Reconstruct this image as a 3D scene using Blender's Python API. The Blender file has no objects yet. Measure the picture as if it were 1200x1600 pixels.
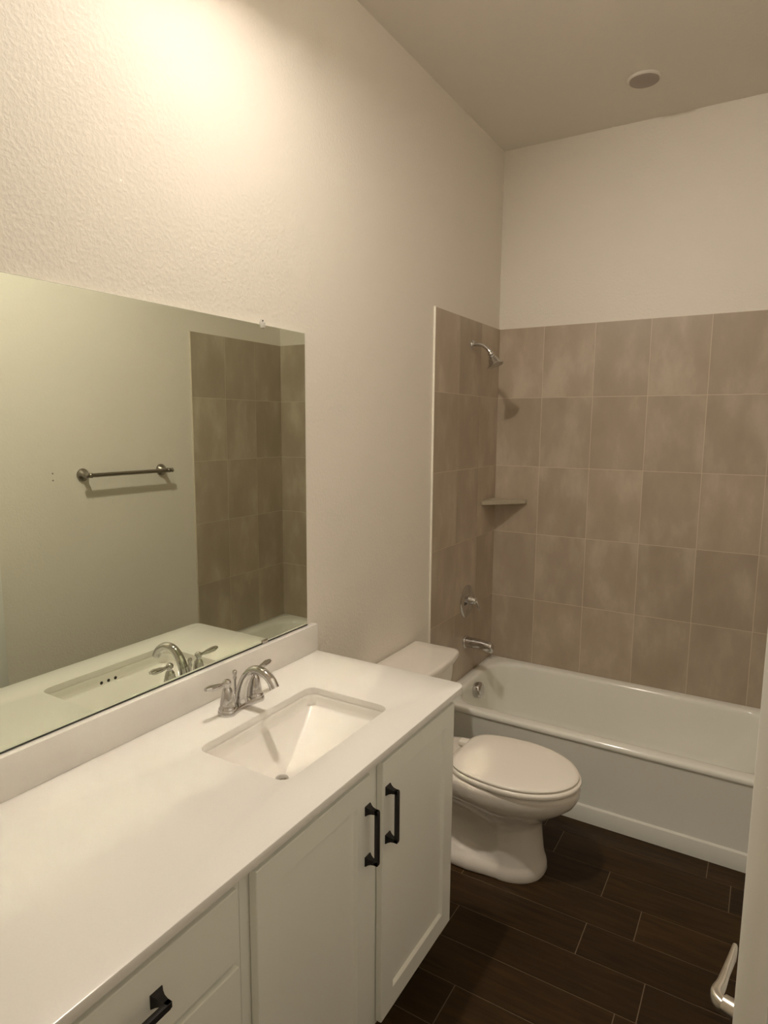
import bpy, bmesh, math, random
from mathutils import Vector, Matrix

S = bpy.context.scene
COL = S.collection

# ------------------------------------------------------------------ camera
CAM = Vector((1.2972, -3.3219, 1.6575))
YAW, PITCH, ROLL, FPX = 0.5423, 0.1334, 0.0071, 1002.3
fw = Vector((-math.sin(YAW) * math.cos(PITCH), math.cos(YAW) * math.cos(PITCH), -math.sin(PITCH)))
rt = Vector((math.cos(YAW), math.sin(YAW), 0)); up = rt.cross(fw)
r2 = rt * math.cos(ROLL) + up * math.sin(ROLL); u2 = up * math.cos(ROLL) - rt * math.sin(ROLL)
cd = bpy.data.cameras.new('camera'); cam = bpy.data.objects.new('camera', cd); COL.objects.link(cam)
cd.sensor_fit = 'VERTICAL'; cd.sensor_height = 24.0; cd.lens = 24.0 * FPX / 1600.0
cd.clip_start = 0.02; cd.clip_end = 50
M3 = Matrix((r2, u2, -fw)).transposed()
cam.matrix_world = Matrix.Translation(CAM) @ M3.to_4x4()
S.camera = cam

# ------------------------------------------------------------------ exposure, world
S.view_settings.view_transform = 'Standard'
S.view_settings.look = 'None'
S.view_settings.gamma = 1.0
S.view_settings.use_curve_mapping = False
S.view_settings.exposure = 0.37
w = bpy.data.worlds.new('world'); S.world = w; w.use_nodes = True
w.node_tree.nodes['Background'].inputs[0].default_value = (0.0, 0.0, 0.0, 1)
w.node_tree.nodes['Background'].inputs[1].default_value = 0.0
try:
    S.cycles.use_denoising = True
    S.cycles.sample_clamp_indirect = 0.0
    S.cycles.blur_glossy = 0.06
    S.cycles.max_bounces = 12
    S.cycles.diffuse_bounces = 8
    S.cycles.glossy_bounces = 6
except Exception:
    pass

LAMP_POS = (0.345, -2.17, 3.062)      # the ceiling light that lights the room
LAMP_EMIT = 830.0
AIM = (0.64, 0.12, -0.76)            # invented tilt of the lamp's disc, spares the left wall
LAMP_COL = (1.0, 0.90, 0.78)
HALL_FILL_EMIT = 12.0  # added fill in the hall, brightens the door's outer face
HALL_FILL_COL = (1.0, 0.93, 0.82)

# ------------------------------------------------------------------ dimensions
W = 1.524; H = 3.062; YF = -3.76
ZT = 2.1693; HT = 0.3601; WT = 0.2577; X0 = 0.2489; YT = 0.76
ZC = 0.9006; YC = -1.638; XC = 0.5697; YC2 = -3.12
ZR = 0.3725; YR = -0.7254
PI = math.pi

# ------------------------------------------------------------------ materials
def mat(name, color, rough=0.5, metal=0.0, spec=0.5, coat=0.0):
    m = bpy.data.materials.new(name); m.use_nodes = True
    b = m.node_tree.nodes['Principled BSDF']
    b.inputs['Base Color'].default_value = (*color, 1)
    b.inputs['Roughness'].default_value = rough
    b.inputs['Metallic'].default_value = metal
    b.inputs['Specular IOR Level'].default_value = spec
    b.inputs['Coat Weight'].default_value = coat
    b.inputs['Coat Roughness'].default_value = 0.05
    return m

def nodes(m):
    nt = m.node_tree
    return nt, nt.nodes['Principled BSDF'], nt.nodes.new, nt.links.new

def add_bump(m, scale, strength, dist=0.002, detail=3.0, ramp=None, coords='Object'):
    nt, b, N, L = nodes(m)
    tc = N('ShaderNodeTexCoord'); no = N('ShaderNodeTexNoise'); bu = N('ShaderNodeBump')
    no.inputs['Scale'].default_value = scale; no.inputs['Detail'].default_value = detail
    L(tc.outputs[coords], no.inputs['Vector'])
    src = no.outputs['Fac']
    if ramp:
        cr = N('ShaderNodeValToRGB'); cr.color_ramp.elements[0].position = ramp[0]; cr.color_ramp.elements[1].position = ramp[1]
        L(src, cr.inputs['Fac']); src = cr.outputs['Color']
    bu.inputs['Strength'].default_value = strength; bu.inputs['Distance'].default_value = dist
    L(src, bu.inputs['Height']); L(bu.outputs['Normal'], b.inputs['Normal'])
    return m

def add_var(m, c1, c2, scale, detail=4.0):
    nt, b, N, L = nodes(m)
    tc = N('ShaderNodeTexCoord'); no = N('ShaderNodeTexNoise'); mx = N('ShaderNodeMix'); mx.data_type = 'RGBA'
    no.inputs['Scale'].default_value = scale; no.inputs['Detail'].default_value = detail
    L(tc.outputs['Object'], no.inputs['Vector']); L(no.outputs['Fac'], mx.inputs['Factor'])
    mx.inputs['A'].default_value = (*c1, 1); mx.inputs['B'].default_value = (*c2, 1)
    L(mx.outputs['Result'], b.inputs['Base Color'])
    return m

M_WALL = add_bump(mat('wall_paint', (0.74, 0.70, 0.63), 0.55), 95, 0.24, 0.002, 4, (0.40, 0.64))
M_CEIL = add_bump(mat('ceiling_paint', (0.70, 0.66, 0.60), 0.8), 70, 0.25, 0.002, 3)
M_TRIMP = add_bump(mat('trim_paint', (0.79, 0.79, 0.76), 0.35), 30, 0.05, 0.001)
M_CAB = add_bump(mat('cabinet_paint', (0.87, 0.88, 0.83), 0.38), 25, 0.05, 0.001)
M_QUARTZ = add_var(mat('white_quartz', (0.74, 0.70, 0.65), 0.22), (0.76, 0.745, 0.71), (0.72, 0.705, 0.67), 260, 2)
M_PORC = add_bump(mat('white_porcelain', (0.78, 0.76, 0.72), 0.09, coat=0.3), 3, 0.02, 0.001)
M_TOILET = add_bump(mat('toilet_porcelain', (0.72, 0.68, 0.62), 0.10, coat=0.3), 3, 0.02, 0.001)
M_SEAT = add_bump(mat('seat_plastic', (0.83, 0.79, 0.72), 0.24), 40, 0.02, 0.001)
M_TUB = add_bump(mat('tub_enamel', (0.78, 0.78, 0.72), 0.13, coat=0.2), 3, 0.02, 0.001)
M_CHROME = add_bump(mat('chrome', (0.60, 0.59, 0.58), 0.07, 1.0), 10, 0.02, 0.001)
M_NICKEL = add_bump(mat('satin_nickel', (0.62, 0.58, 0.52), 0.27, 1.0), 120, 0.04, 0.0005)
M_BARN = add_bump(mat('dark_brushed_nickel', (0.33, 0.30, 0.26), 0.30, 1.0), 120, 0.04, 0.0005)
M_BLACK = add_bump(mat('matte_black_metal', (0.010, 0.008, 0.008), 0.42), 200, 0.05, 0.0003)
M_MIRROR = mat('mirror_silver', (0.735, 0.775, 0.66), 0.0, 1.0)
M_GLASSEDGE = add_bump(mat('mirror_edge', (0.55, 0.60, 0.50), 0.15, 0.6), 300, 0.1, 0.0003)
M_MBACK = add_bump(mat('mirror_backing', (0.03, 0.03, 0.025), 0.6), 50, 0.05, 0.001)
M_CLEAR = mat('clear_plastic', (0.86, 0.84, 0.80), 0.15); M_CLEAR.node_tree.nodes['Principled BSDF'].inputs['Transmission Weight'].default_value = 0.45
add_bump(M_CLEAR, 60, 0.05, 0.0005)
M_DARK = add_bump(mat('dark_hole', (0.02, 0.015, 0.012), 0.7), 50, 0.05, 0.001)
M_GROUT = add_bump(mat('tile_grout', (0.60, 0.53, 0.43), 0.85), 200, 0.2, 0.0005)
M_FGROUT = add_bump(mat('floor_grout', (0.15, 0.105, 0.065), 0.85), 200, 0.2, 0.0005)
M_EDGE = add_bump(mat('tile_edge_strip', (0.80, 0.76, 0.66), 0.3), 50, 0.05, 0.0005)
M_SHELF = add_var(mat('shelf_stone', (0.42, 0.36, 0.28), 0.4), (0.36, 0.315, 0.235), (0.45, 0.40, 0.31), 55)
M_LENS_OFF = add_bump(mat('unlit_lens', (0.33, 0.28, 0.245), 0.4), 60, 0.05, 0.0005)
M_LTRIM = add_bump(mat('light_trim', (0.66, 0.62, 0.56), 0.6), 40, 0.05, 0.0005)

def emit_mat(name, col, strength):
    m = bpy.data.materials.new(name); m.use_nodes = True
    nt = m.node_tree; nt.nodes.remove(nt.nodes['Principled BSDF'])
    e = nt.nodes.new('ShaderNodeEmission'); e.inputs[0].default_value = (*col, 1); e.inputs[1].default_value = strength
    # faint moulded texture of the diffuser
    nt.links.new(e.outputs[0], nt.nodes['Material Output'].inputs[0])
    return m
M_LENS_ON = emit_mat('lit_lens', LAMP_COL, LAMP_EMIT)
M_HALL_FILL = emit_mat('hall_fill_lens', HALL_FILL_COL, HALL_FILL_EMIT)

def tile_material():
    m = mat('beige_wall_tile', (0.3, 0.25, 0.2), 0.36)
    nt, b, N, L = nodes(m)
    at = N('ShaderNodeAttribute'); at.attribute_name = 'cell'
    tc = N('ShaderNodeTexCoord')
    sc = N('ShaderNodeVectorMath'); sc.operation = 'SCALE'; sc.inputs['Scale'].default_value = 37.0
    L(at.outputs['Color'], sc.inputs[0])
    ad = N('ShaderNodeVectorMath'); ad.operation = 'ADD'
    L(tc.outputs['Object'], ad.inputs[0]); L(sc.outputs[0], ad.inputs[1])
    mp = N('ShaderNodeMapping'); mp.inputs['Scale'].default_value = (1.6, 1.6, 0.75)
    L(ad.outputs[0], mp.inputs['Vector'])
    n1 = N('ShaderNodeTexNoise'); n1.inputs['Scale'].default_value = 4.5; n1.inputs['Detail'].default_value = 5; n1.inputs['Roughness'].default_value = 0.55
    L(mp.outputs[0], n1.inputs['Vector'])
    cr = N('ShaderNodeValToRGB'); e = cr.color_ramp.elements
    e[0].position = 0.36; e[0].color = (0.385, 0.318, 0.242, 1)
    e[1].position = 0.68; e[1].color = (0.510, 0.440, 0.350, 1)
    k = cr.color_ramp.elements.new(0.52); k.color = (0.425, 0.355, 0.275, 1)
    L(n1.outputs['Fac'], cr.inputs['Fac'])
    # tile to tile tone
    sp = N('ShaderNodeSeparateColor'); L(at.outputs['Color'], sp.inputs[0])
    mr = N('ShaderNodeMapRange'); mr.inputs['To Min'].default_value = 0.93; mr.inputs['To Max'].default_value = 1.06
    L(sp.outputs[0], mr.inputs['Value'])
    hs = N('ShaderNodeHueSaturation'); L(mr.outputs[0], hs.inputs['Value']); L(cr.outputs[0], hs.inputs['Color'])
    L(hs.outputs[0], b.inputs['Base Color'])
    n2 = N('ShaderNodeTexNoise'); n2.inputs['Scale'].default_value = 90; n2.inputs['Detail'].default_value = 3
    L(tc.outputs['Object'], n2.inputs['Vector'])
    bu = N('ShaderNodeBump'); bu.inputs['Strength'].default_value = 0.12; bu.inputs['Distance'].default_value = 0.001
    L(n2.outputs['Fac'], bu.inputs['Height']); L(bu.outputs[0], b.inputs['Normal'])
    return m
M_TILE = tile_material()

def plank_material():
    m = mat('dark_wood_plank_tile', (0.05, 0.03, 0.015), 0.5, spec=0.2)
    nt, b, N, L = nodes(m)
    at = N('ShaderNodeAttribute'); at.attribute_name = 'cell'
    tc = N('ShaderNodeTexCoord')
    sc = N('ShaderNodeVectorMath'); sc.operation = 'SCALE'; sc.inputs['Scale'].default_value = 23.0
    L(at.outputs['Color'], sc.inputs[0])
    ad = N('ShaderNodeVectorMath'); ad.operation = 'ADD'
    L(tc.outputs['Object'], ad.inputs[0]); L(sc.outputs[0], ad.inputs[1])
    mp = N('ShaderNodeMapping'); mp.inputs['Scale'].default_value = (1.3, 13.0, 1.0)
    L(ad.outputs[0], mp.inputs['Vector'])
    n1 = N('ShaderNodeTexNoise'); n1.inputs['Scale'].default_value = 4.0; n1.inputs['Detail'].default_value = 6; n1.inputs['Distortion'].default_value = 0.6
    L(mp.outputs[0], n1.inputs['Vector'])
    cr = N('ShaderNodeValToRGB'); e = cr.color_ramp.elements
    e[0].position = 0.30; e[0].color = (0.021, 0.0105, 0.0025, 1)
    e[1].position = 0.72; e[1].color = (0.047, 0.0245, 0.0065, 1)
    L(n1.outputs['Fac'], cr.inputs['Fac'])
    sp = N('ShaderNodeSeparateColor'); L(at.outputs['Color'], sp.inputs[0])
    mr = N('ShaderNodeMapRange'); mr.inputs['To Min'].default_value = 0.8; mr.inputs['To Max'].default_value = 1.25
    L(sp.outputs[0], mr.inputs['Value'])
    hs = N('ShaderNodeHueSaturation'); L(mr.outputs[0], hs.inputs['Value']); L(cr.outputs[0], hs.inputs['Color'])
    L(hs.outputs[0], b.inputs['Base Color'])
    bu = N('ShaderNodeBump'); bu.inputs['Strength'].default_value = 0.25; bu.inputs['Distance'].default_value = 0.001
    L(n1.outputs['Fac'], bu.inputs['Height']); L(bu.outputs[0], b.inputs['Normal'])
    return m
M_PLANK = plank_material()

# ------------------------------------------------------------------ mesh helpers
def obj(name, bm, m, parent=None, smooth=True, angle=40, loc=None):
    bmesh.ops.recalc_face_normals(bm, faces=bm.faces)
    me = bpy.data.meshes.new(name); bm.to_mesh(me); bm.free()
    ms = m if isinstance(m, (list, tuple)) else [m]
    for k in ms: me.materials.append(k)
    if smooth:
        for p in me.polygons: p.use_smooth = True
        try: me.set_sharp_from_angle(angle=math.radians(angle))
        except Exception: pass
    o = bpy.data.objects.new(name, me); COL.objects.link(o)
    if parent is not None:
        o.parent = parent
        o.matrix_parent_inverse = Matrix.Identity(4)
        base = Vector((0, 0, 0)); q = parent
        while q is not None:
            base += q.location; q = q.parent
        o.location = -base if loc is None else loc
        # meshes are modelled in world space: cancel the parents' offset
    elif loc is not None:
        o.location = loc
    return o

def world_part(name, bm, m, parent, **k):
    return obj(name, bm, m, parent, **k)

def tag(o, label=None, cat=None, group=None, kind=None):
    if label: o['label'] = label
    if cat: o['category'] = cat
    if group: o['group'] = group
    if kind: o['kind'] = kind
    return o

def thing(name, label, cat, loc, group=None):
    o = bpy.data.objects.new(name, None); COL.objects.link(o); o.location = loc
    o.empty_display_size = 0.05
    return tag(o, label, cat, group)

def box(bm, x0, x1, y0, y1, z0, z1, bev=0.0, seg=2, mi=0):
    r = bmesh.ops.create_cube(bm, size=1.0)
    vs = r['verts']
    for v in vs:
        v.co = Vector(((x0 + x1) / 2 + v.co.x * (x1 - x0), (y0 + y1) / 2 + v.co.y * (y1 - y0), (z0 + z1) / 2 + v.co.z * (z1 - z0)))
    fs = {f for v in vs for f in v.link_faces}
    for f in fs: f.material_index = mi
    if bev > 0:
        es = list({e for v in vs for e in v.link_edges})
        bmesh.ops.bevel(bm, geom=es, offset=bev, segments=seg, affect='EDGES', profile=0.5)
    return vs

def bx(*a, **k):
    bm = bmesh.new(); box(bm, *a, **k); return bm

def lathe(bm, prof, mtx=Matrix.Identity(4), n=32, cap0=True, cap1=True):
    """prof: list of (radius, height along +Z)"""
    rings = []
    for r, h in prof:
        rings.append([bm.verts.new(mtx @ Vector((r * math.cos(2 * PI * k / n), r * math.sin(2 * PI * k / n), h))) for k in range(n)])
    for a, b in zip(rings, rings[1:]):
        for k in range(n):
            bm.faces.new((a[k], a[(k + 1) % n], b[(k + 1) % n], b[k]))
    if cap0: bm.faces.new(rings[0][::-1])
    if cap1: bm.faces.new(rings[-1])
    return rings

def axis_mtx(p, d):
    """frame with +Z along d at p"""
    d = Vector(d).normalized()
    return Matrix.Translation(Vector(p)) @ d.to_track_quat('Z', 'Y').to_matrix().to_4x4()

def catmull(P, n=8):
    P = [Vector(p) for p in P]; out = []
    Q = [P[0] * 2 - P[1]] + P + [P[-1] * 2 - P[-2]]
    for i in range(1, len(Q) - 2):
        a, b, c, d = Q[i - 1:i + 3]
        for k in range(n):
            t = k / n
            out.append(0.5 * ((2 * b) + (c - a) * t + (2 * a - 5 * b + 4 * c - d) * t * t + (3 * b - a - 3 * c + d) * t ** 3))
    out.append(P[-1]); return out

def tube(bm, P, R, n=16, side=(0, 1, 0), sq=2.0, caps=True):
    """P points, R radii (r or (r_side, r_up)); superellipse section exponent sq"""
    side = Vector(side).normalized(); rings = []
    for i, p in enumerate(P):
        t = (P[min(i + 1, len(P) - 1)] - P[max(i - 1, 0)]).normalized()
        s = (side - t * side.dot(t)).normalized(); u = t.cross(s)
        r = R[i]; ra, rb = r if isinstance(r, (tuple, list)) else (r, r)
        ring = []
        for k in range(n):
            a = 2 * PI * k / n; c, sn = math.cos(a), math.sin(a)
            e = 2.0 / sq
            cx = math.copysign(abs(c) ** e, c); sy = math.copysign(abs(sn) ** e, sn)
            ring.append(bm.verts.new(p + s * ra * cx + u * rb * sy))
        rings.append(ring)
    for a, b in zip(rings, rings[1:]):
        for k in range(n):
            bm.faces.new((a[k], a[(k + 1) % n], b[(k + 1) % n], b[k]))
    if caps:
        bm.faces.new(rings[0][::-1]); bm.faces.new(rings[-1])
    return rings

def lerp_list(vals, n):
    """piecewise linear resample of a list of tuples/floats to n entries"""
    out = []
    m = len(vals) - 1
    for i in range(n):
        t = i / (n - 1) * m; k = min(int(t), m - 1); f = t - k
        a, b = vals[k], vals[k + 1]
        if isinstance(a, (tuple, list)): out.append(tuple(x * (1 - f) + y * f for x, y in zip(a, b)))
        else: out.append(a * (1 - f) + b * f)
    return out

def rrect(x0, x1, y0, y1, r, n=8):
    """rounded rectangle outline, counter-clockwise, 4n+4 points; r may be a 4-list (corners ++, -+, --, +-)"""
    rr = r if isinstance(r, (list, tuple)) else [r] * 4
    pts = []
    cs = [(x1, y1, 0), (x0, y1, 90), (x0, y0, 180), (x1, y0, 270)]
    sg = [(-1, -1), (1, -1), (1, 1), (-1, 1)]
    for (cx, cy, a0), (sx, sy), q in zip(cs, sg, rr):
        for k in range(n + 1):
            a = math.radians(a0 + 90 * k / n)
            pts.append((cx + sx * q + q * math.cos(a), cy + sy * q + q * math.sin(a)))
    return pts

def loft(bm, loops, cap0=True, cap1=True, mi=0):
    rings = [[bm.verts.new(p) for p in lp] for lp in loops]
    n = len(rings[0])
    for a, b in zip(rings, rings[1:]):
        for k in range(n):
            f = bm.faces.new((a[k], a[(k + 1) % n], b[(k + 1) % n], b[k])); f.material_index = mi
    if cap0: bm.faces.new(rings[0][::-1]).material_index = mi
    if cap1: bm.faces.new(rings[-1]).material_index = mi
    return rings

def z_loop(pts, z):
    return [Vector((x, y, z)) for x, y in pts]

def struct(name, bm, m, parent=None, **k):
    o = obj(name, bm, m, parent, **k)
    if parent is None: o['kind'] = 'structure'
    return o

# ================================================================== ROOM SHELL
# floor: dark wood-look planks laid along x, each with its own tone, over grout
PX = {-0.79: 1.204, -0.90: 1.2855, -1.05: 0.892, -1.20: 1.0285, -1.36: 0.879, -1.51: 1.0885, -1.66: 1.031, -1.81: 0.603}
def floor_mesh(xa, xb, ya, yb):
    bm = bmesh.new(); lay = bm.loops.layers.color.new('cell')
    rnd = random.Random(5)
    r = box(bm, xa, xb, ya, yb, -0.06, -0.0012, mi=1)
    P = 0.1517; L = 0.61; g = 0.0016
    k0 = math.ceil((yb + 0.827) / P) + 1
    k = k0; 
    while True:
        y1 = -0.827 + k * P; y0 = y1 - P
        if y1 < ya: break
        k -= 1
        if y0 > yb: continue
        ym = (y0 + y1) / 2
        off = None
        for yy, xx in PX.items():
            if abs(yy - ym) < 0.05: off = xx
        if off is None: off = rnd.random() * L
        x = off - L * math.ceil((off - xa) / L)
        while x < xb:
            a, b = max(x + g, xa), min(x + L - g, xb); c, d = max(y0 + g, ya), min(y1 - g, yb)
            if b - a > 0.003 and d - c > 0.003:
                vs = box(bm, a, b, c, d, -0.01, 0.0, bev=0.0)
                col = (rnd.random(), rnd.random(), rnd.random(), 1)
                for f in {f for v in vs for f in v.link_faces}:
                    for lp in f.loops: lp[lay] = col
            x += L
    return bm
floor = struct('floor', floor_mesh(0.0, W, YF, 0.0), [M_PLANK, M_FGROUT], smooth=False)

CAN_R, CAN_D = 0.064, 0.042      # the recessed can of the lit ceiling light
def ceiling_mesh():
    bm = bmesh.new()
    o = [bm.verts.new(p + (H,)) for p in ((-0.12, YF - 0.12), (2.9, YF - 0.12), (2.9, 0.12), (-0.12, 0.12))]
    c = [bm.verts.new((LAMP_POS[0] + CAN_R * math.cos(2 * PI * k / 48), LAMP_POS[1] + CAN_R * math.sin(2 * PI * k / 48), H)) for k in range(48)]
    es = [bm.edges.new((l[k], l[(k + 1) % len(l)])) for l in (o, c) for k in range(len(l))]
    bmesh.ops.triangle_fill(bm, edges=es, use_beauty=True)
    box(bm, -0.12, 2.9, YF - 0.12, 0.12, H + 0.12, H + 0.14)
    return bm
ceiling = struct('ceiling', ceiling_mesh(), M_CEIL, smooth=False)
wall_left = struct('wall_left', bx(-0.12, 0.0, YF, 0.008, -0.06, H), M_WALL, smooth=False)
wall_back = struct('wall_back', bx(-0.12, W + 0.12, 0.008, 0.12, -0.06, H), M_WALL, smooth=False)
wall_front = struct('wall_front', bx(-0.12, 2.9, YF - 0.12, YF, -0.06, H), M_WALL, smooth=False)
# right wall, with the doorway whose door stands ajar
HY = -1.918          # hinge side of the doorway
DW = 0.665            # door width
bm = bmesh.new()
box(bm, W, W + 0.115, HY, 0.008, -0.06, H)
box(bm, W, W + 0.115, YF, HY - DW - 0.02, -0.06, H)
box(bm, W, W + 0.115, HY - DW - 0.02, HY, 2.05, H)
wall_right = struct('wall_right', bm, M_WALL, smooth=False)
# hall behind the doorway
struct('floor_hall', floor_mesh(W, 2.8, YF, -1.2), [M_PLANK, M_FGROUT], smooth=False)
struct('wall_hall_far', bx(2.8, 2.9, YF, -1.1, -0.06, H), M_WALL, smooth=False)
struct('wall_hall_back', bx(W + 0.115, 2.8, -1.2, -1.1, -0.06, H), M_WALL, smooth=False)

# door casing on the room side
bm = bmesh.new()
box(bm, W - 0.014, W, HY - 0.002, HY + 0.055, 0.0, 2.105, bev=0.003)
box(bm, W - 0.014, W, HY - DW - 0.075, HY - DW - 0.018, 0.0, 2.105, bev=0.003)
box(bm, W - 0.014, W, HY - DW - 0.018, HY - 0.002, 2.048, 2.105, bev=0.003)
struct('trim_1', bm, M_TRIMP)
bm = bmesh.new()
box(bm, W + 0.001, W + 0.114, HY - 0.012, HY - 0.0005, 0.0, 2.05)
box(bm, W + 0.001, W + 0.114, HY - DW - 0.0195, HY - DW - 0.012, 0.0, 2.05)
struct('trim_2', bm, M_TRIMP)

# baseboards
def baseboard(name, x0, x1, y0, y1):
    struct(name, bx(x0, x1, y0, y1, 0.0, 0.10, bev=0.004), M_TRIMP)
baseboard('baseboard_left', 0.0, 0.013, -1.64, -YT - 0.004)
baseboard('baseboard_right', W - 0.013, W, HY + 0.056, -YT - 0.004)
baseboard('baseboard_left_near', 0.0, 0.013, YF, -3.13)
baseboard('baseboard_front', 0.014, W - 0.014, YF, YF + 0.013)

# wall tile: every tile is its own slab in one mesh, grout behind
def tile_panel(name, axis, sgn, plane, edges_h, zrows, parent):
    """axis 'x': panel on a wall whose normal is +-x, edges_h are y positions; axis 'y' likewise with x positions"""
    bm = bmesh.new(); lay = bm.loops.layers.color.new('cell'); rnd = random.Random(hash(name) % 1000 if False else len(name) * 7 + int(plane * 10))
    g = 0.0013; t0, t1 = 0.0004, 0.008
    def slab(a, b, c, d, e, f, mi):
        lo, hi = sorted((plane + sgn * e, plane + sgn * f))
        if axis == 'x': return box(bm, lo, hi, a, b, c, d, mi=mi)
        return box(bm, a, b, lo, hi, c, d, mi=mi)
    slab(edges_h[0], edges_h[-1], zrows[-1], zrows[0], t0, 0.0072, 1)
    for i in range(len(edges_h) - 1):
        for j in range(len(zrows) - 1):
            a, b = edges_h[i] + g, edges_h[i + 1] - g; d, c = zrows[j] - g, zrows[j + 1] + g
            vs = slab(a, b, c, d, 0.002, t1, 0)
            col = (rnd.random(), rnd.random(), rnd.random(), 1)
            for f in {f for v in vs for f in v.link_faces}:
                for lp in f.loops: lp[lay] = col
    return obj(name, bm, [M_TILE, M_GROUT], parent, smooth=False)
ROWS = [ZT - k * HT for k in range(7)]
ROWS_BACK = ROWS[:5] + [ZR - 0.01]
ROWS_SIDE = ROWS[:6] + [0.0]
tile_panel('tile_panel', 'y', -1, 0.008, [0.0, X0, X0 + WT, X0 + 2 * WT, X0 + 3 * WT, X0 + 4 * WT, W], ROWS_BACK, wall_back)
tile_panel('tile_panel', 'x', 1, 0.0, [-YT, -YT + WT, -YT + 2 * WT, 0.0], ROWS_SIDE, wall_left)
tile_panel('tile_panel', 'x', -1, W, [-YT, -YT + WT, -YT + 2 * WT, 0.0], ROWS_SIDE, wall_right)
# pale edge strip down the left tile edge (a part of its wall)
obj('tile_edge_strip', bx(0.0, 0.0095, -YT - 0.007, -YT, 0.0, ZT + 0.002, bev=0.002), M_EDGE, wall_left)
obj('tile_edge_strip', bx(W - 0.0085, W, -YT - 0.003, -YT, 0.0, ZT + 0.001, bev=0.001), M_GROUT, wall_right)
# two small screw holes left in the paint beside the towel bar
for z in (1.431, 1.399):
    bm = bmesh.new(); lathe(bm, [(0.0042, 0.0), (0.0042, 0.0008), (0.0022, 0.001)], axis_mtx((W, -1.597, z), (-1, 0, 0)), 12)
    o = obj('screw_hole', bm, M_LENS_OFF, wall_right); o['label'] = 'small dark screw hole'

# ================================================================== CEILING LIGHTS
def ceiling_light(label, x, y, lens, r=0.058, group=None):
    t = thing('ceiling_light', label, 'ceiling light', (x, y, H), group)
    bm = bmesh.new()
    lathe(bm, [(r * 1.16, 0), (r * 1.16, -0.002), (r * 1.12, -0.005), (r * 1.04, -0.008), (r * 1.0, -0.008), (r * 1.0, -0.002)], Matrix.Translation((x, y, H)), 48, True, False)
    obj('trim_ring', bm, M_LTRIM, t)
    bm = bmesh.new()
    lathe(bm, [(r * 0.995, -0.003), (r * 0.995, -0.0105), (r * 0.9, -0.0115), (r * 0.4, -0.0125)], Matrix.Translation((x, y, H)), 48)
    obj('diffuser', bm, lens, t)
    return t
def tilted_light(label, x, y):
    # ceiling light in a shallow ring; the disc's tilt is invented to even out the light
    t = thing('ceiling_light', label, 'ceiling light', (x, y, H))
    T = Matrix.Translation((x, y, H)); r = CAN_R
    bm = bmesh.new(); lathe(bm, [(r + 0.022, 0.0), (r + 0.022, -0.002), (r + 0.012, -0.005), (r - 0.001, -0.0055), (r - 0.001, 0.03), (r - 0.001, 0.06), (r * 0.5, 0.065)], T, 48, False, True)
    obj('trim_ring', bm, M_LTRIM, t)
    A = axis_mtx((x, y, H - 0.026), AIM)
    bm = bmesh.new(); lathe(bm, [(0.020, -0.055), (0.045, -0.040), (0.054, -0.015), (0.056, 0.0), (0.0535, 0.0015), (0.0520, -0.001)], A, 48, True, False)
    obj('lamp_head', bm, M_LTRIM, t)
    bm = bmesh.new(); lathe(bm, [(0.0518, -0.004), (0.0518, 0.0), (0.040, 0.0008), (0.015, 0.0012)], A, 48, True, True)
    obj('diffuser', bm, M_LENS_ON, t)
    return t
tilted_light('lit round ceiling light above the vanity sink, its tilt invented', LAMP_POS[0], LAMP_POS[1])
ceiling_light('small unlit round ceiling light with a grey disc, above the bathtub', 0.739, -0.372, M_LENS_OFF, 0.057)
ceiling_light('added fill light in the unseen hall behind the open door', 2.2, -2.4, M_HALL_FILL, 0.15)  # unseen hall lamp, put in to light the door's hall side

# ================================================================== DOOR (ajar) AND LEVER
door_root = bpy.data.objects.new('door_1', None); COL.objects.link(door_root)
door_root['kind'] = 'structure'; door_root['label'] = 'pale painted door standing ajar at the right, seen edge on'
F = Vector((1.3065, -2.532, 0)); TH = math.radians(18.5)
dd = Vector((math.sin(TH), math.cos(TH), 0)); dn = Vector((math.cos(TH), -math.sin(TH), 0))   # dn: away from the room
door_root.location = F
DM = Matrix.Translation(F) @ Matrix((dd, dn, Vector((0, 0, 1)))).transposed().to_4x4()   # local x along door, y thickness, z up
bm = bmesh.new()
LEN, TK = 0.652, 0.035
# stiles, rails and recessed panels
def dbox(a, b, c, d, e, f, bev=0.0015):
    box(bm, a, b, c, d, e, f, bev=bev)
dbox(0, 0.11, 0, TK, 0.012, 2.03); dbox(LEN - 0.11, LEN, 0, TK, 0.012, 2.03)
for z0, z1 in ((0.012, 0.24), (0.98, 1.12), (1.91, 2.03)): dbox(0.109, LEN - 0.109, 0.0003, TK - 0.0003, z0, z1)
for z0, z1 in ((0.239, 0.981), (1.119, 1.911)): dbox(0.109, LEN - 0.109, 0.010, TK - 0.010, z0, z1)
bm.transform(DM)
obj('door_panel', bm, M_TRIMP, door_root)
hd = bpy.data.objects.new('door_handle', None); COL.objects.link(hd); hd.parent = door_root; hd.location = (0, 0, 0)
hd['label'] = 'satin nickel lever handle'
def DP(a, out, z): return DM @ Vector((a, -out, z))
ZH = 0.926
bm = bmesh.new()
lathe(bm, [(0.032, 0.0), (0.032, 0.004), (0.028, 0.009), (0.013, 0.011), (0.0115, 0.030)], axis_mtx(DP(0.058, 0, ZH), -dn), 32)
obj('rosette', bm, M_NICKEL, hd)
bm = bmesh.new()
pts = catmull([DP(0.058, 0.012, ZH), DP(0.056, 0.030, ZH), DP(0.064, 0.0415, ZH), DP(0.084, 0.0435, ZH + 0.001), DP(0.108, 0.0475, ZH + 0.001), DP(0.134, 0.0515, ZH), DP(0.155, 0.0550, ZH - 0.002)], 8)
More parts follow.
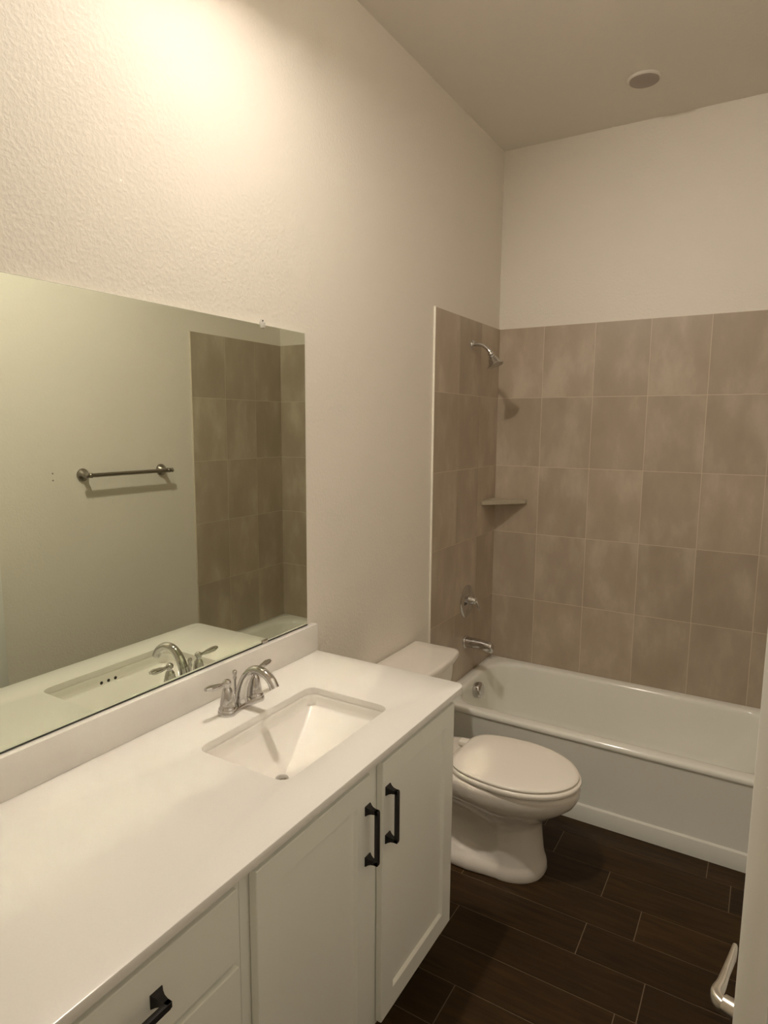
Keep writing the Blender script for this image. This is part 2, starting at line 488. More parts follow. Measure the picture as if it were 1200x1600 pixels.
rad = lerp_list([(0.0085, 0.0085), (0.0085, 0.009), (0.0075, 0.0095), (0.0060, 0.0085), (0.0050, 0.0080), (0.0045, 0.0110), (0.0040, 0.0150)], len(pts))
tube(bm, pts, rad, 24, side=(-dn.x, -dn.y, 0.0), sq=3.2)
obj('lever', bm, M_NICKEL, hd)
# the latch plate in the door's edge
bm = bmesh.new(); box(bm, -0.0008, 0.001, 0.006, 0.029, ZH - 0.028, ZH + 0.028, bev=0.0005); bm.transform(DM)
obj('latch_plate', bm, M_NICKEL, door_root)

# ================================================================== VANITY
XB, XF = 0.533, 0.553
def pull(parent, y, z, vertical=True, L=0.150):
    """black arch pull with flared feet, centred at (y, z) on the front plane XF"""
    bm = bmesh.new()
    h = L / 2
    def tr(a, b, out):                       # a along the pull, b across, out from the face
        return Vector((XF + out, y + b, z + a)) if vertical else Vector((XF + out, y + a, z + b))
    def sec(a0, a1, b, out):
        return [tr(a0, -b, out), tr(a1, -b, out), tr(a1, b, out), tr(a0, b, out)]
    for s in (-1, 1):
        prof = [(0.0, 0.0115, 0.0115), (0.002, 0.0113, 0.0112), (0.007, 0.0080, 0.0085), (0.013, 0.0058, 0.0062), (0.021, 0.0046, 0.0052), (0.0305, 0.0046, 0.0052)]
        loops = []
        for out, ha, hb in prof:
            c = s * (h - 0.0115 - (0.0 if out < 0.01 else 0.000))
            loops.append(sec(c - ha, c + ha, hb, out))
        loft(bm, loops)
    # bar
    e = h - 0.0115
    loops = []
    for a, o0, o1 in ((-e - 0.0046, 0.0225, 0.0285), (-e - 0.001, 0.0225, 0.0315), (-e * 0.5, 0.0225, 0.0315), (0, 0.0225, 0.0315), (e * 0.5, 0.0225, 0.0315), (e + 0.001, 0.0225, 0.0315), (e + 0.0046, 0.0225, 0.0285)):
        loops.append([tr(a, -0.0052, o0), tr(a, 0.0052, o0), tr(a, 0.0052, o1), tr(a, -0.0052, o1)])
    loft(bm, loops)
    o = obj('handle', bm, M_BLACK, parent, angle=25)
    o['label'] = 'matte black arched pull'
    return o

def shaker(name, parent, y0, y1, z0, z1, fr=0.056, slab=False):
    bm = bmesh.new()
    if slab:
        box(bm, XB + 0.0025, XF, y0, y1, z0, z1, bev=0.0018)
    else:
        xm = XF - 0.008
        # frame as one ring with a sloping inner edge, panel inside
        def lp(a, b, c, d, x): return [Vector((x, a, c)), Vector((x, b, c)), Vector((x, b, d)), Vector((x, a, d))]
        s = 0.0065
        loft(bm, [lp(y0, y1, z0, z1, XB + 0.0025), lp(y0, y1, z0, z1, XF - 0.0015), lp(y0 + 0.0015, y1 - 0.0015, z0 + 0.0015, z1 - 0.0015, XF),
                  lp(y0 + fr, y1 - fr, z0 + fr, z1 - fr, XF), lp(y0 + fr + 0.0015, y1 - fr - 0.0015, z0 + fr + 0.0015, z1 - fr - 0.0015, XF - 0.0012),
                  lp(y0 + fr + s, y1 - fr - s, z0 + fr + s, z1 - fr - s, xm)])
    return obj(name, bm, M_CAB, parent, angle=18)

def carcass(parent, y0, y1):
    bm = bmesh.new()
    zt, zb = 0.8805, 0.135
    box(bm, 0.006, XB - 0.019, y0 + 0.0005, y0 + 0.016, zb - 0.02, zt - 0.0005)       # sides
    box(bm, 0.006, XB - 0.019, y1 - 0.016, y1 - 0.0005, zb - 0.02, zt - 0.0005)
    box(bm, 0.006, XB - 0.019, y0 + 0.016, y1 - 0.016, zb, zb + 0.016)                # bottom
    box(bm, 0.006, 0.014, y0 + 0.016, y1 - 0.016, zb + 0.016, zt)                     # back
    obj('cabinet_box', bm, M_CAB, parent, smooth=False)
    bm = bmesh.new()
    box(bm, 0.05, 0.455, y0 + 0.012, y1 - 0.012, 0.0, 0.1145)
    obj('toe_kick', bm, M_CAB, parent, smooth=False)

YA, YB_, YM = -1.650, -3.108, -2.5515
sink_cab = thing('vanity_cabinet', 'white two-door sink cabinet with black pulls, beside the toilet', 'cabinet', (0.27, (YA + YM) / 2, 0))
carcass(sink_cab, YM + 0.0005, YA)
bm = bmesh.new()
zt, zb = 0.8805, 0.135
for a, b in ((YM + 0.0006, YM + 0.034), (-2.152, -2.070), (-1.692, YA)): box(bm, XB - 0.0185, XB, a, b, zb, zt, bev=0.0006)
for a, b in ((YM + 0.034, -2.152), (-2.070, -1.692)):
    box(bm, XB - 0.0185, XB, a, b, zb, zb + 0.035, bev=0.0003); box(bm, XB - 0.0185, XB, a, b, zt - 0.035, zt, bev=0.0003)
obj('face_frame', bm, M_CAB, sink_cab, smooth=False)
d1 = shaker('door', sink_cab, -2.527, -2.136, 0.150, 0.854)
pull(d1, -2.152, 0.7105)
d2 = shaker('door', sink_cab, -2.082, -1.678, 0.150, 0.854)
pull(d2, -2.060, 0.7135)
# cabinet end panel next to the toilet
obj('end_panel', bx(0.006, XB - 0.0187, YA + 0.0003, YA + 0.004, 0.115, 0.8805), M_CAB, sink_cab, smooth=False)

dr_cab = thing('vanity_cabinet', 'white drawer cabinet under the near end of the counter', 'cabinet', (0.27, (YM + YB_) / 2, 0))
carcass(dr_cab, YB_, YM - 0.0005)
bm = bmesh.new()
for a, b in ((YB_, YB_ + 0.036), (-2.585, YM - 0.0006)): box(bm, XB - 0.0185, XB, a, b, zb, zt, bev=0.0006)
for c, d in ((zt - 0.03, zt), (0.692, 0.726), (0.412, 0.444), (zb, zb + 0.035)): box(bm, XB - 0.0185, XB, YB_ + 0.036, -2.585, c, d, bev=0.0003)
obj('face_frame', bm, M_CAB, dr_cab, smooth=False)
f1 = shaker('drawer_front', dr_cab, -3.072, -2.575, 0.716, 0.854, slab=True)
pull(f1, -2.815, 0.790, vertical=False)
f2 = shaker('drawer_front', dr_cab, -3.072, -2.575, 0.434, 0.702, slab=True)
pull(f2, -2.815, 0.570, vertical=False)
f3 = shaker('drawer_front', dr_cab, -3.072, -2.575, 0.150, 0.420, slab=True)
pull(f3, -2.815, 0.285, vertical=False)

# countertop with the sink cut-out and its backsplash
SX0, SX1, SY0, SY1 = 0.189, 0.458, -2.330, -1.893
def counter_mesh():
    bm = bmesh.new(); n = 8
    zt, zb = ZC, 0.8812
    rr = [0.030, 0.0015, 0.0015, 0.0015]
    out = rrect(0.0006, XC, YC2, YC, rr, n)
    def inset(d): return rrect(0.0006 + d, XC - d, YC2 + d, YC - d, [max(r - d, 0.0005) for r in rr], n)
    hole = rrect(SX0, SX1, SY0, SY1, 0.030, n)
    def hole_o(d): return rrect(SX0 - d, SX1 + d, SY0 - d, SY1 + d, 0.030 + d, n)
    loops = [z_loop(hole, zb), z_loop(hole, zt - 0.002), z_loop(hole_o(0.0006), zt - 0.0006), z_loop(hole_o(0.002), zt),
             z_loop(inset(0.0025), zt), z_loop(inset(0.0008), zt - 0.0008), z_loop(out, zt - 0.0025), z_loop(out, zb + 0.001), z_loop(inset(0.001), zb)]
    rings = loft(bm, loops, False, False)
    a, b = rings[-1], rings[0]; m = len(a)
    for k in range(m): bm.faces.new((a[k], a[(k + 1) % m], b[(k + 1) % m], b[k]))
    return bm
counter = obj('countertop', counter_mesh(), M_QUARTZ, angle=30)
tag(counter, 'long white stone vanity countertop with a rectangular sink cut-out', 'countertop')
obj('backsplash', bx(0.0006, 0.0245, YC2, YC, ZC + 0.0004, 0.9937, bev=0.0012), M_QUARTZ, counter)

# undermount basin
def basin():
    bm = bmesh.new(); n = 8
    cx, cy = 0.266, -2.119
    def rl(d, z, r=None):
        return z_loop(rrect(SX0 - d, SX1 + d, SY0 - d, SY1 + d, max(0.030 + d, 0.008) if r is None else r, n), z)
    loops = [rl(0.022, 0.866), rl(0.022, 0.8808), rl(0.0012, 0.8808), rl(0.0002, 0.8798), rl(-0.0005, 0.872), rl(-0.002, 0.862), rl(-0.003, 0.8490, 0.026)]
    # sloping floor: from the foot of the walls down to the drain
    base = rrect(SX0 + 0.004, SX1 - 0.004, SY0 + 0.004, SY1 - 0.004, 0.010, n)
    m = len(base)
    def ringmix(t, z, rad=0.021):
        pts = []
        for k, (x, y) in enumerate(base):
            a = math.atan2((y - cy), (x - cx))
            px, py = cx + rad * math.cos(a), cy + rad * math.sin(a)
            pts.append(Vector((x * (1 - t) + px * t, y * (1 - t) + py * t, z)))
        return pts
    for t, z in ((0.01, 0.8465), (0.03, 0.8435), (0.1, 0.8340), (0.25, 0.8150), (0.45, 0.7915), (0.65, 0.7690), (0.82, 0.7530), (0.93, 0.7450), (1.0, 0.7430)):
        loops.append(ringmix(t, z))
    rings = loft(bm, loops, False, False)
    # outer skin of the bowl
    lo = [rings[0]]
    for d, z in ((0.020, 0.83), (-0.02, 0.76), (-0.10, 0.722)):
        lp = [bm.verts.new(p) for p in rl(d, z, 0.03)]
        lo.append(lp)
    for a, b in zip(lo, lo[1:]):
        for k in range(m): bm.faces.new((b[k], b[(k + 1) % m], a[(k + 1) % m], a[k]))
    bm.faces.new(lo[-1])
    bm.faces.new(rings[-1])
    return bm, (cx, cy)
bmb, (DX, DY) = basin()
sink = obj('sink_basin', bmb, M_PORC, angle=50)
tag(sink, 'rectangular white undermount sink basin set into the countertop', 'sink')
bm = bmesh.new()
lathe(bm, [(0.0190, 0.7430), (0.0196, 0.7450), (0.0190, 0.7462), (0.0165, 0.7458), (0.0165, 0.7450), (0.0155, 0.7450), (0.0155, 0.7478), (0.0135, 0.7494), (0.006, 0.7500)], Matrix.Translation((DX, DY, 0.0006)), 32)
obj('drain', bm, M_CHROME, sink)
for y in (-2.136, -2.111, -2.086):
    bm = bmesh.new(); lathe(bm, [(0.0052, -0.004), (0.0052, 0.0004), (0.0042, 0.0006)], axis_mtx((SX1 - 0.0025, y, 0.8555), (-1, 0, 0.0)), 16)
    o = obj('overflow_hole', bm, M_DARK, sink); o['label'] = 'small round dark overflow hole'

# faucet
FX, FY = 0.116, -2.102
fa = thing('faucet', 'chrome two-handle faucet with an arched spout behind the sink', 'faucet', (FX, FY, ZC))
bm = bmesh.new()
n = 64
def fp(scale_w, z, hs=0.0525):
    pts = []
    for k in range(n):
        a = 2 * PI * k / n
        # two round ends joined by a slimmer waist
        y = (hs + 0.0255 * scale_w) * math.sin(a)
        d = abs(y) / (hs + 0.0255)
        if abs(y) <= hs: wd = 0.0175 + 0.0085 * (abs(y) / hs) ** 2
        else: wd = 0.026 * math.sqrt(max(0.0, 1 - ((abs(y) - hs) / (0.0255 * scale_w)) ** 2))
        x = math.copysign(wd * scale_w, math.cos(a)) if abs(math.cos(a)) > 1e-6 else 0.0
        pts.append(Vector((FX + x, FY + y, z)))
    return pts
loft(bm, [fp(1.0, ZC + 0.0003), fp(1.02, ZC + 0.003), fp(1.0, ZC + 0.008), fp(0.93, ZC + 0.0125), fp(0.86, ZC + 0.0145)])
obj('base_plate', bm, M_CHROME, fa, angle=35)
for s in (-1, 1):
    bm = bmesh.new()
    lathe(bm, [(0.0235, 0.0130), (0.0238, 0.0165), (0.0215, 0.0195), (0.0200, 0.0225), (0.0195, 0.030), (0.0170, 0.045), (0.0140, 0.060), (0.0118, 0.068), (0.0092, 0.0715), (0.0078, 0.0745),
               (0.0084, 0.0765), (0.0104, 0.0805), (0.0110, 0.0850), (0.0102, 0.0895), (0.0075, 0.0930), (0.0035, 0.0948)], Matrix.Translation((FX, FY + s * 0.0525, ZC)), 40)
    hb = obj('handle', bm, M_CHROME, fa, angle=60)
    bm = bmesh.new()
    c = Vector((FX, FY + s * 0.0525, ZC + 0.0850))
    pts = catmull([c + Vector((0.0, s * 0.004, 0.0)), c + Vector((-0.001, s * 0.018, 0.000)), c + Vector((-0.002, s * 0.036, 0.001)), c + Vector((-0.004, s * 0.056, 0.003)), c + Vector((-0.005, s * 0.070, 0.005))], 7)
    rad = lerp_list([(0.0055, 0.0055), (0.0048, 0.0048), (0.0092, 0.0072), (0.0105, 0.0080), (0.0055, 0.0045)], len(pts))
    tube(bm, pts, rad, 20, side=(1, 0, 0))
    obj('lever', bm, M_CHROME, hb, angle=60)
bm = bmesh.new()
pts = catmull([(FX - 0.002, FY, ZC + 0.008), (FX - 0.001, FY, ZC + 0.030), (FX + 0.006, FY, ZC + 0.062), (FX + 0.022, FY, ZC + 0.092), (FX + 0.046, FY, ZC + 0.112), (FX + 0.076, FY, ZC + 0.114), (FX + 0.104, FY, ZC + 0.099), (FX + 0.118, FY, ZC + 0.078)], 8)
rad = lerp_list([(0.0200, 0.0180), (0.0175, 0.0160), (0.0150, 0.0145), (0.0135, 0.0130), (0.0125, 0.0120), (0.0125, 0.0115), (0.0130, 0.0115), (0.0135, 0.0120)], len(pts))
tube(bm, pts, rad, 28, side=(0, 1, 0))
obj('spout', bm, M_CHROME, fa, angle=50)
bm = bmesh.new()
lathe(bm, [(0.0036, 0.010), (0.0036, 0.070), (0.0052, 0.073), (0.0060, 0.077), (0.0044, 0.082), (0.0044, 0.084), (0.0062, 0.088), (0.0066, 0.092), (0.0050, 0.097), (0.002, 0.0985)], Matrix.Translation((FX - 0.0235, FY, ZC)), 24)
obj('lift_rod', bm, M_CHROME, fa, angle=60)

# mirror
MY, MZ, MB_ = -1.6726, 1.9442, 0.9950
mirror = obj('wall_mirror', bx(0.0060, 0.0062, -3.10, MY, MB_ + 0.0005, MZ), M_MIRROR, smooth=False)
tag(mirror, 'large frameless wall mirror above the vanity backsplash', 'mirror')
bm = bmesh.new(); box(bm, 0.0008, 0.0059, -3.101, MY + 0.0008, MB_, MZ + 0.0008)
obj('polished_edge', bm, M_GLASSEDGE, mirror, smooth=False)
bm = bmesh.new(); box(bm, 0.0063, 0.0075, -3.101, MY + 0.001, MB_ - 0.0004, MB_ + 0.0026)
o = obj('bottom_channel', bm, M_MBACK, mirror, smooth=False)
for y in (-1.868, -2.86):
    bm = bmesh.new(); box(bm, 0.0006, 0.0110, y - 0.0085, y + 0.0085, MZ - 0.009, MZ + 0.0085, bev=0.0025)
    box(bm, 0.0006, 0.0060, y - 0.0055, y + 0.0055, MZ + 0.006, MZ + 0.017, bev=0.002)
    cl = obj('mirror_clip', bm, M_CLEAR, mirror); cl['label'] = 'clear plastic clip holding the top edge'
    bm = bmesh.new(); lathe(bm, [(0.0022, 0.0), (0.0022, 0.0012), (0.0012, 0.0016)], axis_mtx((0.0062, y + 0.001, MZ + 0.0125), (1, 0, 0)), 12)
    obj('screw', bm, M_DARK, cl)
for y in (-1.884, -2.86):
    bm = bmesh.new(); box(bm, 0.0064, 0.0095, y - 0.012, y + 0.012, MB_ - 0.0005, MB_ + 0.0105, bev=0.0015)
    box(bm, 0.0094, 0.0100, y - 0.009, y + 0.008, MB_ + 0.001, MB_ + 0.008)
    cl = obj('mirror_clip', bm, M_NICKEL, mirror); cl['label'] = 'small metal clip holding the bottom edge'

# ================================================================== TOILET
TY = -1.118
to = thing('toilet', 'off-white two-piece toilet with closed lid, between vanity and bathtub', 'toilet', (0.40, TY, 0))
NB = 72
def egg(x0, x1, xm, hw, z, rear=1.0, ex=2.0, exr=2.6):
    """plan outline: front half ellipse, squarer rear half narrowed by `rear`"""
    pts = []
    for k in range(NB):
        a = 2 * PI * k / NB; c, s = math.cos(a), math.sin(a)
        if c >= 0:
            x = xm + (x1 - xm) * abs(c) ** (2 / ex); y = hw * math.copysign(abs(s) ** (2 / ex), s)
        else:
            cc = abs(c) ** (2 / exr); x = xm - (xm - x0) * cc
            t = (xm - x) / (xm - x0); t = t * t * (3 - 2 * t)
            y = hw * math.copysign(abs(s) ** (2 / exr), s) * (1 - (1 - rear) * t)
        pts.append(Vector((x, TY + y, z)))
    return pts
def ped(x0, x1, xm, hw, z, rear):
    """pedestal section: a broad round front column and a narrower rear trapway"""
    pts = []
    for k in range(NB):
        a = 2 * PI * k / NB; c, s = math.cos(a), math.sin(a)
        if c >= 0: x = xm + (x1 - xm) * abs(c) ** (2 / 2.2); y = hw * math.copysign(abs(s) ** (2 / 2.2), s)
        else:
            cc = abs(c) ** (2 / 3.6); x = xm - (xm - x0) * cc
            t = min(1.0, max(0.0, (xm - x) / 0.11)); t = t * t * (3 - 2 * t)
            y = hw * math.copysign(abs(s) ** (2 / 3.6), s) * (1 - (1 - rear) * t)
        pts.append(Vector((x, TY + y, z)))
    return pts
bm = bmesh.new()
loops = [ped(0.12, 0.684, 0.535, 0.127, 0.0008, 1.10), ped(0.117, 0.687, 0.535, 0.130, 0.008, 1.12), ped(0.117, 0.684, 0.535, 0.128, 0.028, 1.12),
         ped(0.120, 0.680, 0.535, 0.124, 0.042, 1.08), ped(0.130, 0.677, 0.535, 0.121, 0.050, 0.96), ped(0.14, 0.674, 0.535, 0.119, 0.060, 0.76), ped(0.14, 0.670, 0.532, 0.117, 0.085, 0.64),
         ped(0.14, 0.664, 0.53, 0.113, 0.14, 0.58), ped(0.14, 0.661, 0.525, 0.113, 0.185, 0.58), ped(0.135, 0.668, 0.52, 0.118, 0.212, 0.60), ped(0.13, 0.687, 0.515, 0.130, 0.235, 0.64),
         ped(0.12, 0.720, 0.50, 0.151, 0.260, 0.70), egg(0.11, 0.756, 0.50, 0.168, 0.282, 0.72, 2.05, 3.2), egg(0.105, 0.782, 0.50, 0.179, 0.305, 0.74, 2.05, 3.0),
         egg(0.10, 0.794, 0.50, 0.184, 0.328, 0.75, 2.05, 3.0), egg(0.10, 0.796, 0.50, 0.185, 0.350, 0.75, 2.05, 3.0), egg(0.10, 0.793, 0.50, 0.183, 0.362, 0.75, 2.05, 3.0), egg(0.104, 0.784, 0.50, 0.176, 0.369, 0.75, 2.05, 3.0), egg(0.12, 0.765, 0.50, 0.160, 0.3705, 0.75, 2.05, 3.0)]
loft(bm, loops)
bowl = obj('bowl', bm, M_TOILET, to, angle=60)
# rear deck that carries the tank
bm = bmesh.new()
loft(bm, [z_loop(rrect(0.035, 0.30, TY - 0.105, TY + 0.105, 0.03), 0.30), z_loop(rrect(0.03, 0.31, TY - 0.115, TY + 0.115, 0.035), 0.335), z_loop(rrect(0.03, 0.31, TY - 0.115, TY + 0.115, 0.035), 0.366), z_loop(rrect(0.036, 0.304, TY - 0.109, TY + 0.109, 0.03), 0.3735)])
obj('deck', bm, M_TOILET, to)
# bolt caps on the foot
for s in (-1, 1):
    bm = bmesh.new(); lathe(bm, [(0.014, 0.0), (0.0135, 0.008), (0.009, 0.014), (0.003, 0.016)], Matrix.Translation((0.335, TY + s * 0.118, 0.044)), 20)
    obj('bolt_cap', bm, M_TOILET, to)
bm = bmesh.new()
loft(bm, [egg(0.335, 0.790, 0.545, 0.180, 0.3715, 0.90, 2.0, 4.2), egg(0.331, 0.797, 0.545, 0.186, 0.3740, 0.90, 2.0, 4.2), egg(0.330, 0.799, 0.545, 0.188, 0.3815, 0.90, 2.0, 4.2), egg(0.331, 0.798, 0.545, 0.187, 0.3885, 0.90, 2.0, 4.2), egg(0.336, 0.792, 0.545, 0.182, 0.3922, 0.90, 2.0, 4.2), egg(0.350, 0.775, 0.545, 0.165, 0.3925, 0.90, 2.0, 4.2)])
obj('seat', bm, M_SEAT, to, angle=50)
bm = bmesh.new()
loft(bm, [egg(0.342, 0.778, 0.545, 0.174, 0.3950, 0.90, 2.0, 4.2), egg(0.334, 0.788, 0.545, 0.183, 0.3965, 0.90, 2.0, 4.2), egg(0.333, 0.789, 0.545, 0.184, 0.4015, 0.90, 2.0, 4.2), egg(0.336, 0.785, 0.545, 0.181, 0.4055, 0.90, 2.0, 4.2),
          egg(0.346, 0.772, 0.545, 0.170, 0.4078, 0.90, 2.0, 4.0), egg(0.39, 0.72, 0.545, 0.130, 0.4098, 0.92, 2.0, 3.2), egg(0.47, 0.62, 0.545, 0.06, 0.4106, 0.95)])
obj('lid', bm, M_SEAT, to, angle=50)
for s in (-1, 1):
    bm = bmesh.new(); box(bm, 0.292, 0.338, TY + s * 0.075 - 0.018, TY + s * 0.075 + 0.018, 0.373, 0.398, bev=0.007, seg=3)
    obj('hinge', bm, M_SEAT, to)
# tank and its lid, front bowed
def tank_lp(x0, xf, hw, z, bow, r=0.03):
    n = 8; pts = []
    base = rrect(x0, xf, -hw, hw, [r, 0.012, 0.012, r], n)
    # densify the straight front edge by bowing with a cosine
    dens = []
    m = len(base)
    for k in range(m):
        a, b = base[k], base[(k + 1) % m]
        L = math.hypot(b[0] - a[0], b[1] - a[1]); q = 10 if L > 0.05 else 1
        for j in range(q): dens.append((a[0] + (b[0] - a[0]) * j / q, a[1] + (b[1] - a[1]) * j / q))
    out = []
    for x, y in dens:
        t = max(0.0, (x - x0) / (xf - x0)) ** 3
        out.append(Vector((x + bow * t * (1 - (y / hw) ** 2), TY + y, z)))
    return out
bm = bmesh.new()
loft(bm, [tank_lp(0.022, 0.180, 0.165, 0.374, 0.020), tank_lp(0.020, 0.186, 0.172, 0.385, 0.020), tank_lp(0.018, 0.196, 0.186, 0.50, 0.022), tank_lp(0.016, 0.203, 0.198, 0.64, 0.024), tank_lp(0.016, 0.205, 0.200, 0.6875, 0.024)])
obj('tank', bm, M_TOILET, to, angle=50)
bm = bmesh.new()
loft(bm, [tank_lp(0.012, 0.212, 0.208, 0.6880, 0.024), tank_lp(0.008, 0.220, 0.215, 0.6915, 0.026), tank_lp(0.006, 0.223, 0.218, 0.700, 0.026), tank_lp(0.006, 0.223, 0.218, 0.712, 0.026), tank_lp(0.009, 0.219, 0.214, 0.7185, 0.026), tank_lp(0.018, 0.208, 0.203, 0.7210, 0.024), tank_lp(0.06, 0.16, 0.15, 0.7215, 0.01)])
obj('tank_lid', bm, M_TOILET, to, angle=50)
bm = bmesh.new()
lathe(bm, [(0.012, 0.0), (0.012, 0.006), (0.008, 0.010)], axis_mtx((0.219, TY - 0.135, 0.645), (1, 0, 0)), 20)
pts = catmull([(0.232, TY - 0.135, 0.645), (0.236, TY - 0.10, 0.640), (0.238, TY - 0.065, 0.634)], 6)
tube(bm, pts, lerp_list([0.006, 0.0055, 0.0075], len(pts)), 14, side=(1, 0, 0))
obj('flush_lever', bm, M_CHROME, to)

# ================================================================== BATHTUB
tub = thing('bathtub', 'white alcove bathtub with a plain apron under the beige tile', 'bathtub', (W / 2, YR / 2, 0))
x0, x1 = 0.0092, W - 0.0092; y0, y1 = YR, -0.0012
n = 10
def RR(dx0, dx1, dy0, dy1, r, z, tilt=0.0):
    rr = r if isinstance(r, (list, tuple)) else [r] * 4
    return [Vector((x, y, z)) for x, y in rrect(x0 + dx0, x1 - dx1, y0 + dy0, y1 - dy1, rr, n)]
bm = bmesh.new()
loops = [
    RR(0, 0, 0.007, 0, 0.006, 0.343), RR(0, 0, 0.002, 0, 0.006, 0.347), RR(0, 0, 0, 0, 0.008, 0.353), RR(0, 0, 0.001, 0, 0.008, 0.362), RR(0.001, 0.001, 0.005, 0.001, 0.009, 0.3695), RR(0.003, 0.003, 0.012, 0.002, 0.01, ZR),
    RR(0.030, 0.040, 0.040, 0.018, 0.06, ZR + 0.0005), RR(0.044, 0.060, 0.052, 0.034, 0.13, ZR - 0.0005), RR(0.052, 0.070, 0.058, 0.044, 0.165, ZR - 0.003), RR(0.057, 0.078, 0.063, 0.050, 0.170, ZR - 0.010), RR(0.060, 0.085, 0.067, 0.054, 0.168, ZR - 0.024),
    RR(0.066, 0.110, 0.074, 0.060, 0.160, 0.29), RR(0.074, 0.155, 0.084, 0.070, 0.150, 0.20), RR(0.086, 0.21, 0.097, 0.083, 0.140, 0.12), RR(0.10, 0.25, 0.112, 0.098, 0.130, 0.085), RR(0.125, 0.28, 0.135, 0.12, 0.115, 0.066), RR(0.17, 0.34, 0.18, 0.165, 0.09, 0.058)]
loft(bm, loops, False, True)
obj('tub_shell', bm, M_TUB, tub, angle=60)
# apron with its foot band
bm = bmesh.new()
prof = [(0.006, 0.346), (0.007, 0.335), (0.009, 0.20), (0.009, 0.086), (0.0075, 0.078), (0.003, 0.0735), (0.0015, 0.070), (0.0015, 0.001), (0.03, 0.001), (0.03, 0.346)]
A = [bm.verts.new((x0 + 0.0005, y0 + a, z)) for a, z in prof]; B = [bm.verts.new((x1 - 0.0005, y0 + a, z)) for a, z in prof]
m = len(prof)
for k in range(m): bm.faces.new((A[k], A[(k + 1) % m], B[(k + 1) % m], B[k]))
bm.faces.new(A); bm.faces.new(B[::-1])
bmesh.ops.bevel(bm, geom=[e for e in bm.edges if abs(e.verts[0].co.z - 0.0735) < 1e-4 and abs(e.verts[1].co.z - 0.0735) < 1e-4 and abs(e.verts[0].co.x - e.verts[1].co.x) > 1], offset=0.002, segments=3, affect='EDGES')
obj('apron', bm, M_TUB, tub, angle=25)
bm = bmesh.new()
lathe(bm, [(0.040, 0.0), (0.0410, 0.008), (0.0410, 0.026), (0.0385, 0.033), (0.033, 0.038), (0.020, 0.042), (0.004, 0.043)], axis_mtx((x0 + 0.0640, -0.362, 0.308), (1, 0, 0.20)), 40)
o = obj('overflow_cover', bm, M_CHROME, tub, angle=60)
bm = bmesh.new()
lathe(bm, [(0.033, 0.0), (0.033, 0.003), (0.022, 0.004), (0.020, 0.002), (0.018, 0.006), (0.006, 0.012)], Matrix.Translation((0.27, -0.362, 0.0578)), 32)
obj('drain', bm, M_CHROME, tub, angle=60)

# tub spout, valve, shower head on the left tiled wall
XW = 0.0083
sp = thing('tub_spout', 'chrome tub spout on the tiled wall below the valve', 'spout', (XW, -0.355, 0.55))
bm = bmesh.new()
secs = [(XW, 0.0290, 0.581, 0.523), (0.020, 0.0285, 0.581, 0.524), (0.055, 0.0255, 0.5795, 0.527), (0.085, 0.0235, 0.5785, 0.532), (0.100, 0.0230, 0.578, 0.530), (0.115, 0.0235, 0.577, 0.523), (0.130, 0.0235, 0.575, 0.519), (0.148, 0.0235, 0.572, 0.518), (0.155, 0.0220, 0.569, 0.520), (0.158, 0.0180, 0.564, 0.526)]
loops = []
for x, ry, zt_, zb_ in secs:
    cz, rz = (zt_ + zb_) / 2, (zt_ - zb_) / 2
    loops.append([Vector((x, -0.355 + ry * math.cos(2 * PI * k / 36), cz + rz * math.sin(2 * PI * k / 36))) for k in range(36)])
loft(bm, loops)
obj('spout_body', bm, M_CHROME, sp, angle=50)
bm = bmesh.new(); lathe(bm, [(0.0335, 0.0), (0.0335, 0.004), (0.0305, 0.007)], axis_mtx((XW, -0.355, 0.552), (1, 0, 0)), 32)
obj('wall_flange', bm, M_CHROME, sp, angle=50)

va = thing('shower_valve', 'round chrome shower valve with a single lever, on the tiled wall', 'shower valve', (XW, -0.352, 0.768))
bm = bmesh.new()
lathe(bm, [(0.084, 0.0), (0.084, 0.003), (0.078, 0.007), (0.055, 0.0115), (0.032, 0.014), (0.028, 0.016)], axis_mtx((XW, -0.352, 0.768), (1, 0, 0)), 48)
obj('escutcheon', bm, M_CHROME, va, angle=50)
bm = bmesh.new()
lathe(bm, [(0.024, 0.0), (0.023, 0.014), (0.019, 0.026), (0.0175, 0.034), (0.012, 0.040), (0.004, 0.042)], axis_mtx((XW + 0.014, -0.352, 0.776), (1, 0, 0)), 32)
hub = obj('hub', bm, M_CHROME, va, angle=60)
bm = bmesh.new()
pts = catmull([(XW + 0.036, -0.352, 0.776), (XW + 0.052, -0.352, 0.772), (XW + 0.060, -0.350, 0.760), (XW + 0.065, -0.347, 0.744), (XW + 0.069, -0.345, 0.731)], 7)
tube(bm, pts, lerp_list([(0.010, 0.010), (0.009, 0.009), (0.0075, 0.006), (0.009, 0.005), (0.006, 0.003)], len(pts)), 20, side=(0, 1, 0))
obj('lever', bm, M_CHROME, hub, angle=60)

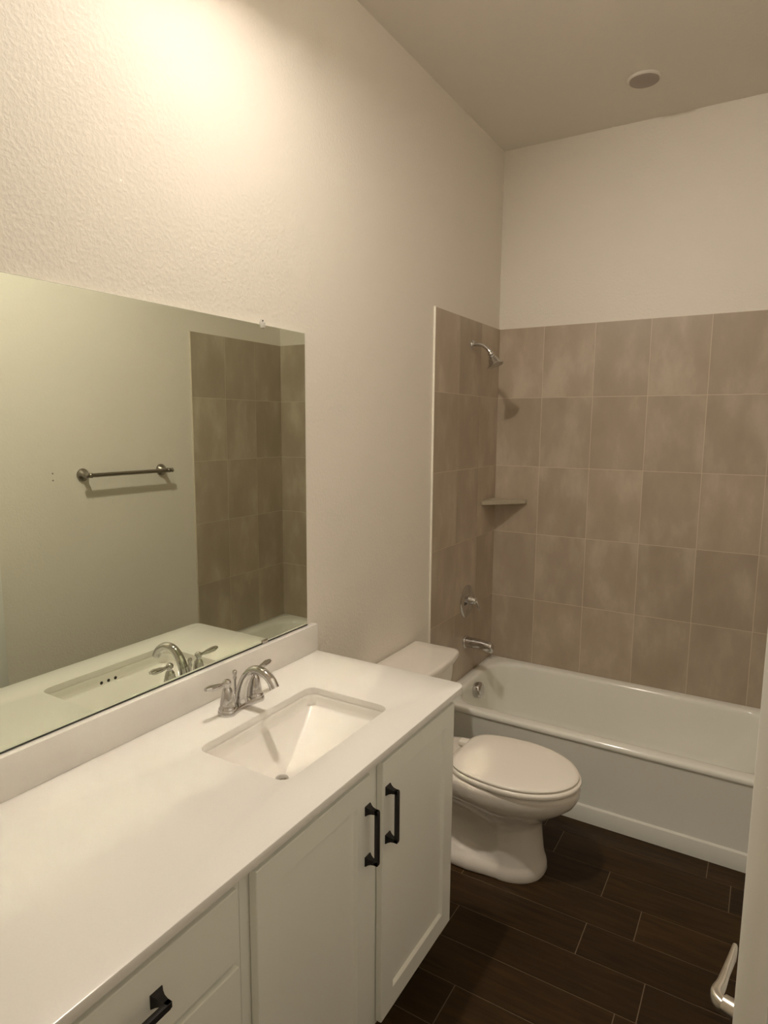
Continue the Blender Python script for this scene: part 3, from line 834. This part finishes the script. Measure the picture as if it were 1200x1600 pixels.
sh = thing('shower', 'chrome shower head on a curved arm high on the tiled wall', 'shower head', (XW, -0.36, 2.05))
bm = bmesh.new(); lathe(bm, [(0.022, 0.0), (0.022, 0.002), (0.019, 0.006), (0.013, 0.010), (0.010, 0.011)], axis_mtx((XW, -0.36, 2.053), (1, 0, 0)), 36)
obj('flange', bm, M_CHROME, sh, angle=50)
bm = bmesh.new()
pts = catmull([(XW, -0.36, 2.053), (0.035, -0.36, 2.052), (0.062, -0.36, 2.046), (0.084, -0.36, 2.031), (0.098, -0.36, 2.015), (0.104, -0.36, 2.006)], 7)
tube(bm, pts, [0.0095] * len(pts), 20, side=(0, 1, 0))
obj('arm', bm, M_CHROME, sh, angle=60)
bm = bmesh.new()
lathe(bm, [(0.0110, -0.004), (0.0135, 0.0), (0.0135, 0.010), (0.0110, 0.013), (0.0140, 0.016), (0.0165, 0.020), (0.0150, 0.024), (0.0195, 0.028), (0.0235, 0.036), (0.0275, 0.048), (0.0330, 0.058), (0.0400, 0.0640), (0.0405, 0.067), (0.036, 0.069), (0.034, 0.067), (0.010, 0.0665)],
      axis_mtx((0.1025, -0.36, 2.0085), (0.42, 0.0, -0.90)), 40)
obj('head', bm, M_CHROME, sh, angle=50)

# corner shelf: triangular slab
bm = bmesh.new()
c = 0.012
pl = [(XW + 0.0002, -0.0005), (XW + 0.0002, -0.196), (XW + c, -0.200), (0.186, -0.014), (0.190, -0.0005)]
lo = [[Vector((x, y, z)) for x, y in pl] for z in (1.250, 1.272)]
loft(bm, lo)
bmesh.ops.bevel(bm, geom=list(bm.edges), offset=0.0018, segments=2, affect='EDGES')
shelf = obj('corner_shelf', bm, M_SHELF, angle=25)
tag(shelf, 'triangular beige stone corner shelf between the tiled walls', 'shelf')

# towel bar on the right wall (seen in the mirror)
tb = thing('towel_bar', 'satin nickel towel bar on the wall opposite the mirror', 'towel bar', (W, -1.2, 1.414))
BY0, BY1, BZ, BXo = -1.449, -0.990, 1.416, W - 0.066
for y in (BY0, BY1):
    bm = bmesh.new()
    lathe(bm, [(0.031, 0.0), (0.031, 0.005), (0.0275, 0.012), (0.0185, 0.020), (0.0125, 0.030), (0.0110, 0.048), (0.0120, 0.056), (0.0120, 0.072), (0.008, 0.076)], axis_mtx((W - 0.0003, y, BZ), (-1, 0, 0)), 36)
    obj('post', bm, M_BARN, tb, angle=50)
bm = bmesh.new()
lathe(bm, [(0.0030, -0.030), (0.0075, -0.028), (0.0120, -0.022), (0.0095, -0.015), (0.0062, -0.011), (0.0075, 0.0), (0.0090, 0.008), (0.0100, 0.02), (0.0100, BY1 - BY0 - 0.02), (0.0070, BY1 - BY0 - 0.008), (0.0062, BY1 - BY0), (0.0062, BY1 - BY0 + 0.011), (0.0085, BY1 - BY0 + 0.015), (0.0120, BY1 - BY0 + 0.022), (0.0075, BY1 - BY0 + 0.028), (0.0030, BY1 - BY0 + 0.030)],
      axis_mtx((BXo, BY0, BZ), (0, 1, 0)), 28)
obj('bar', bm, M_BARN, tb, angle=50)
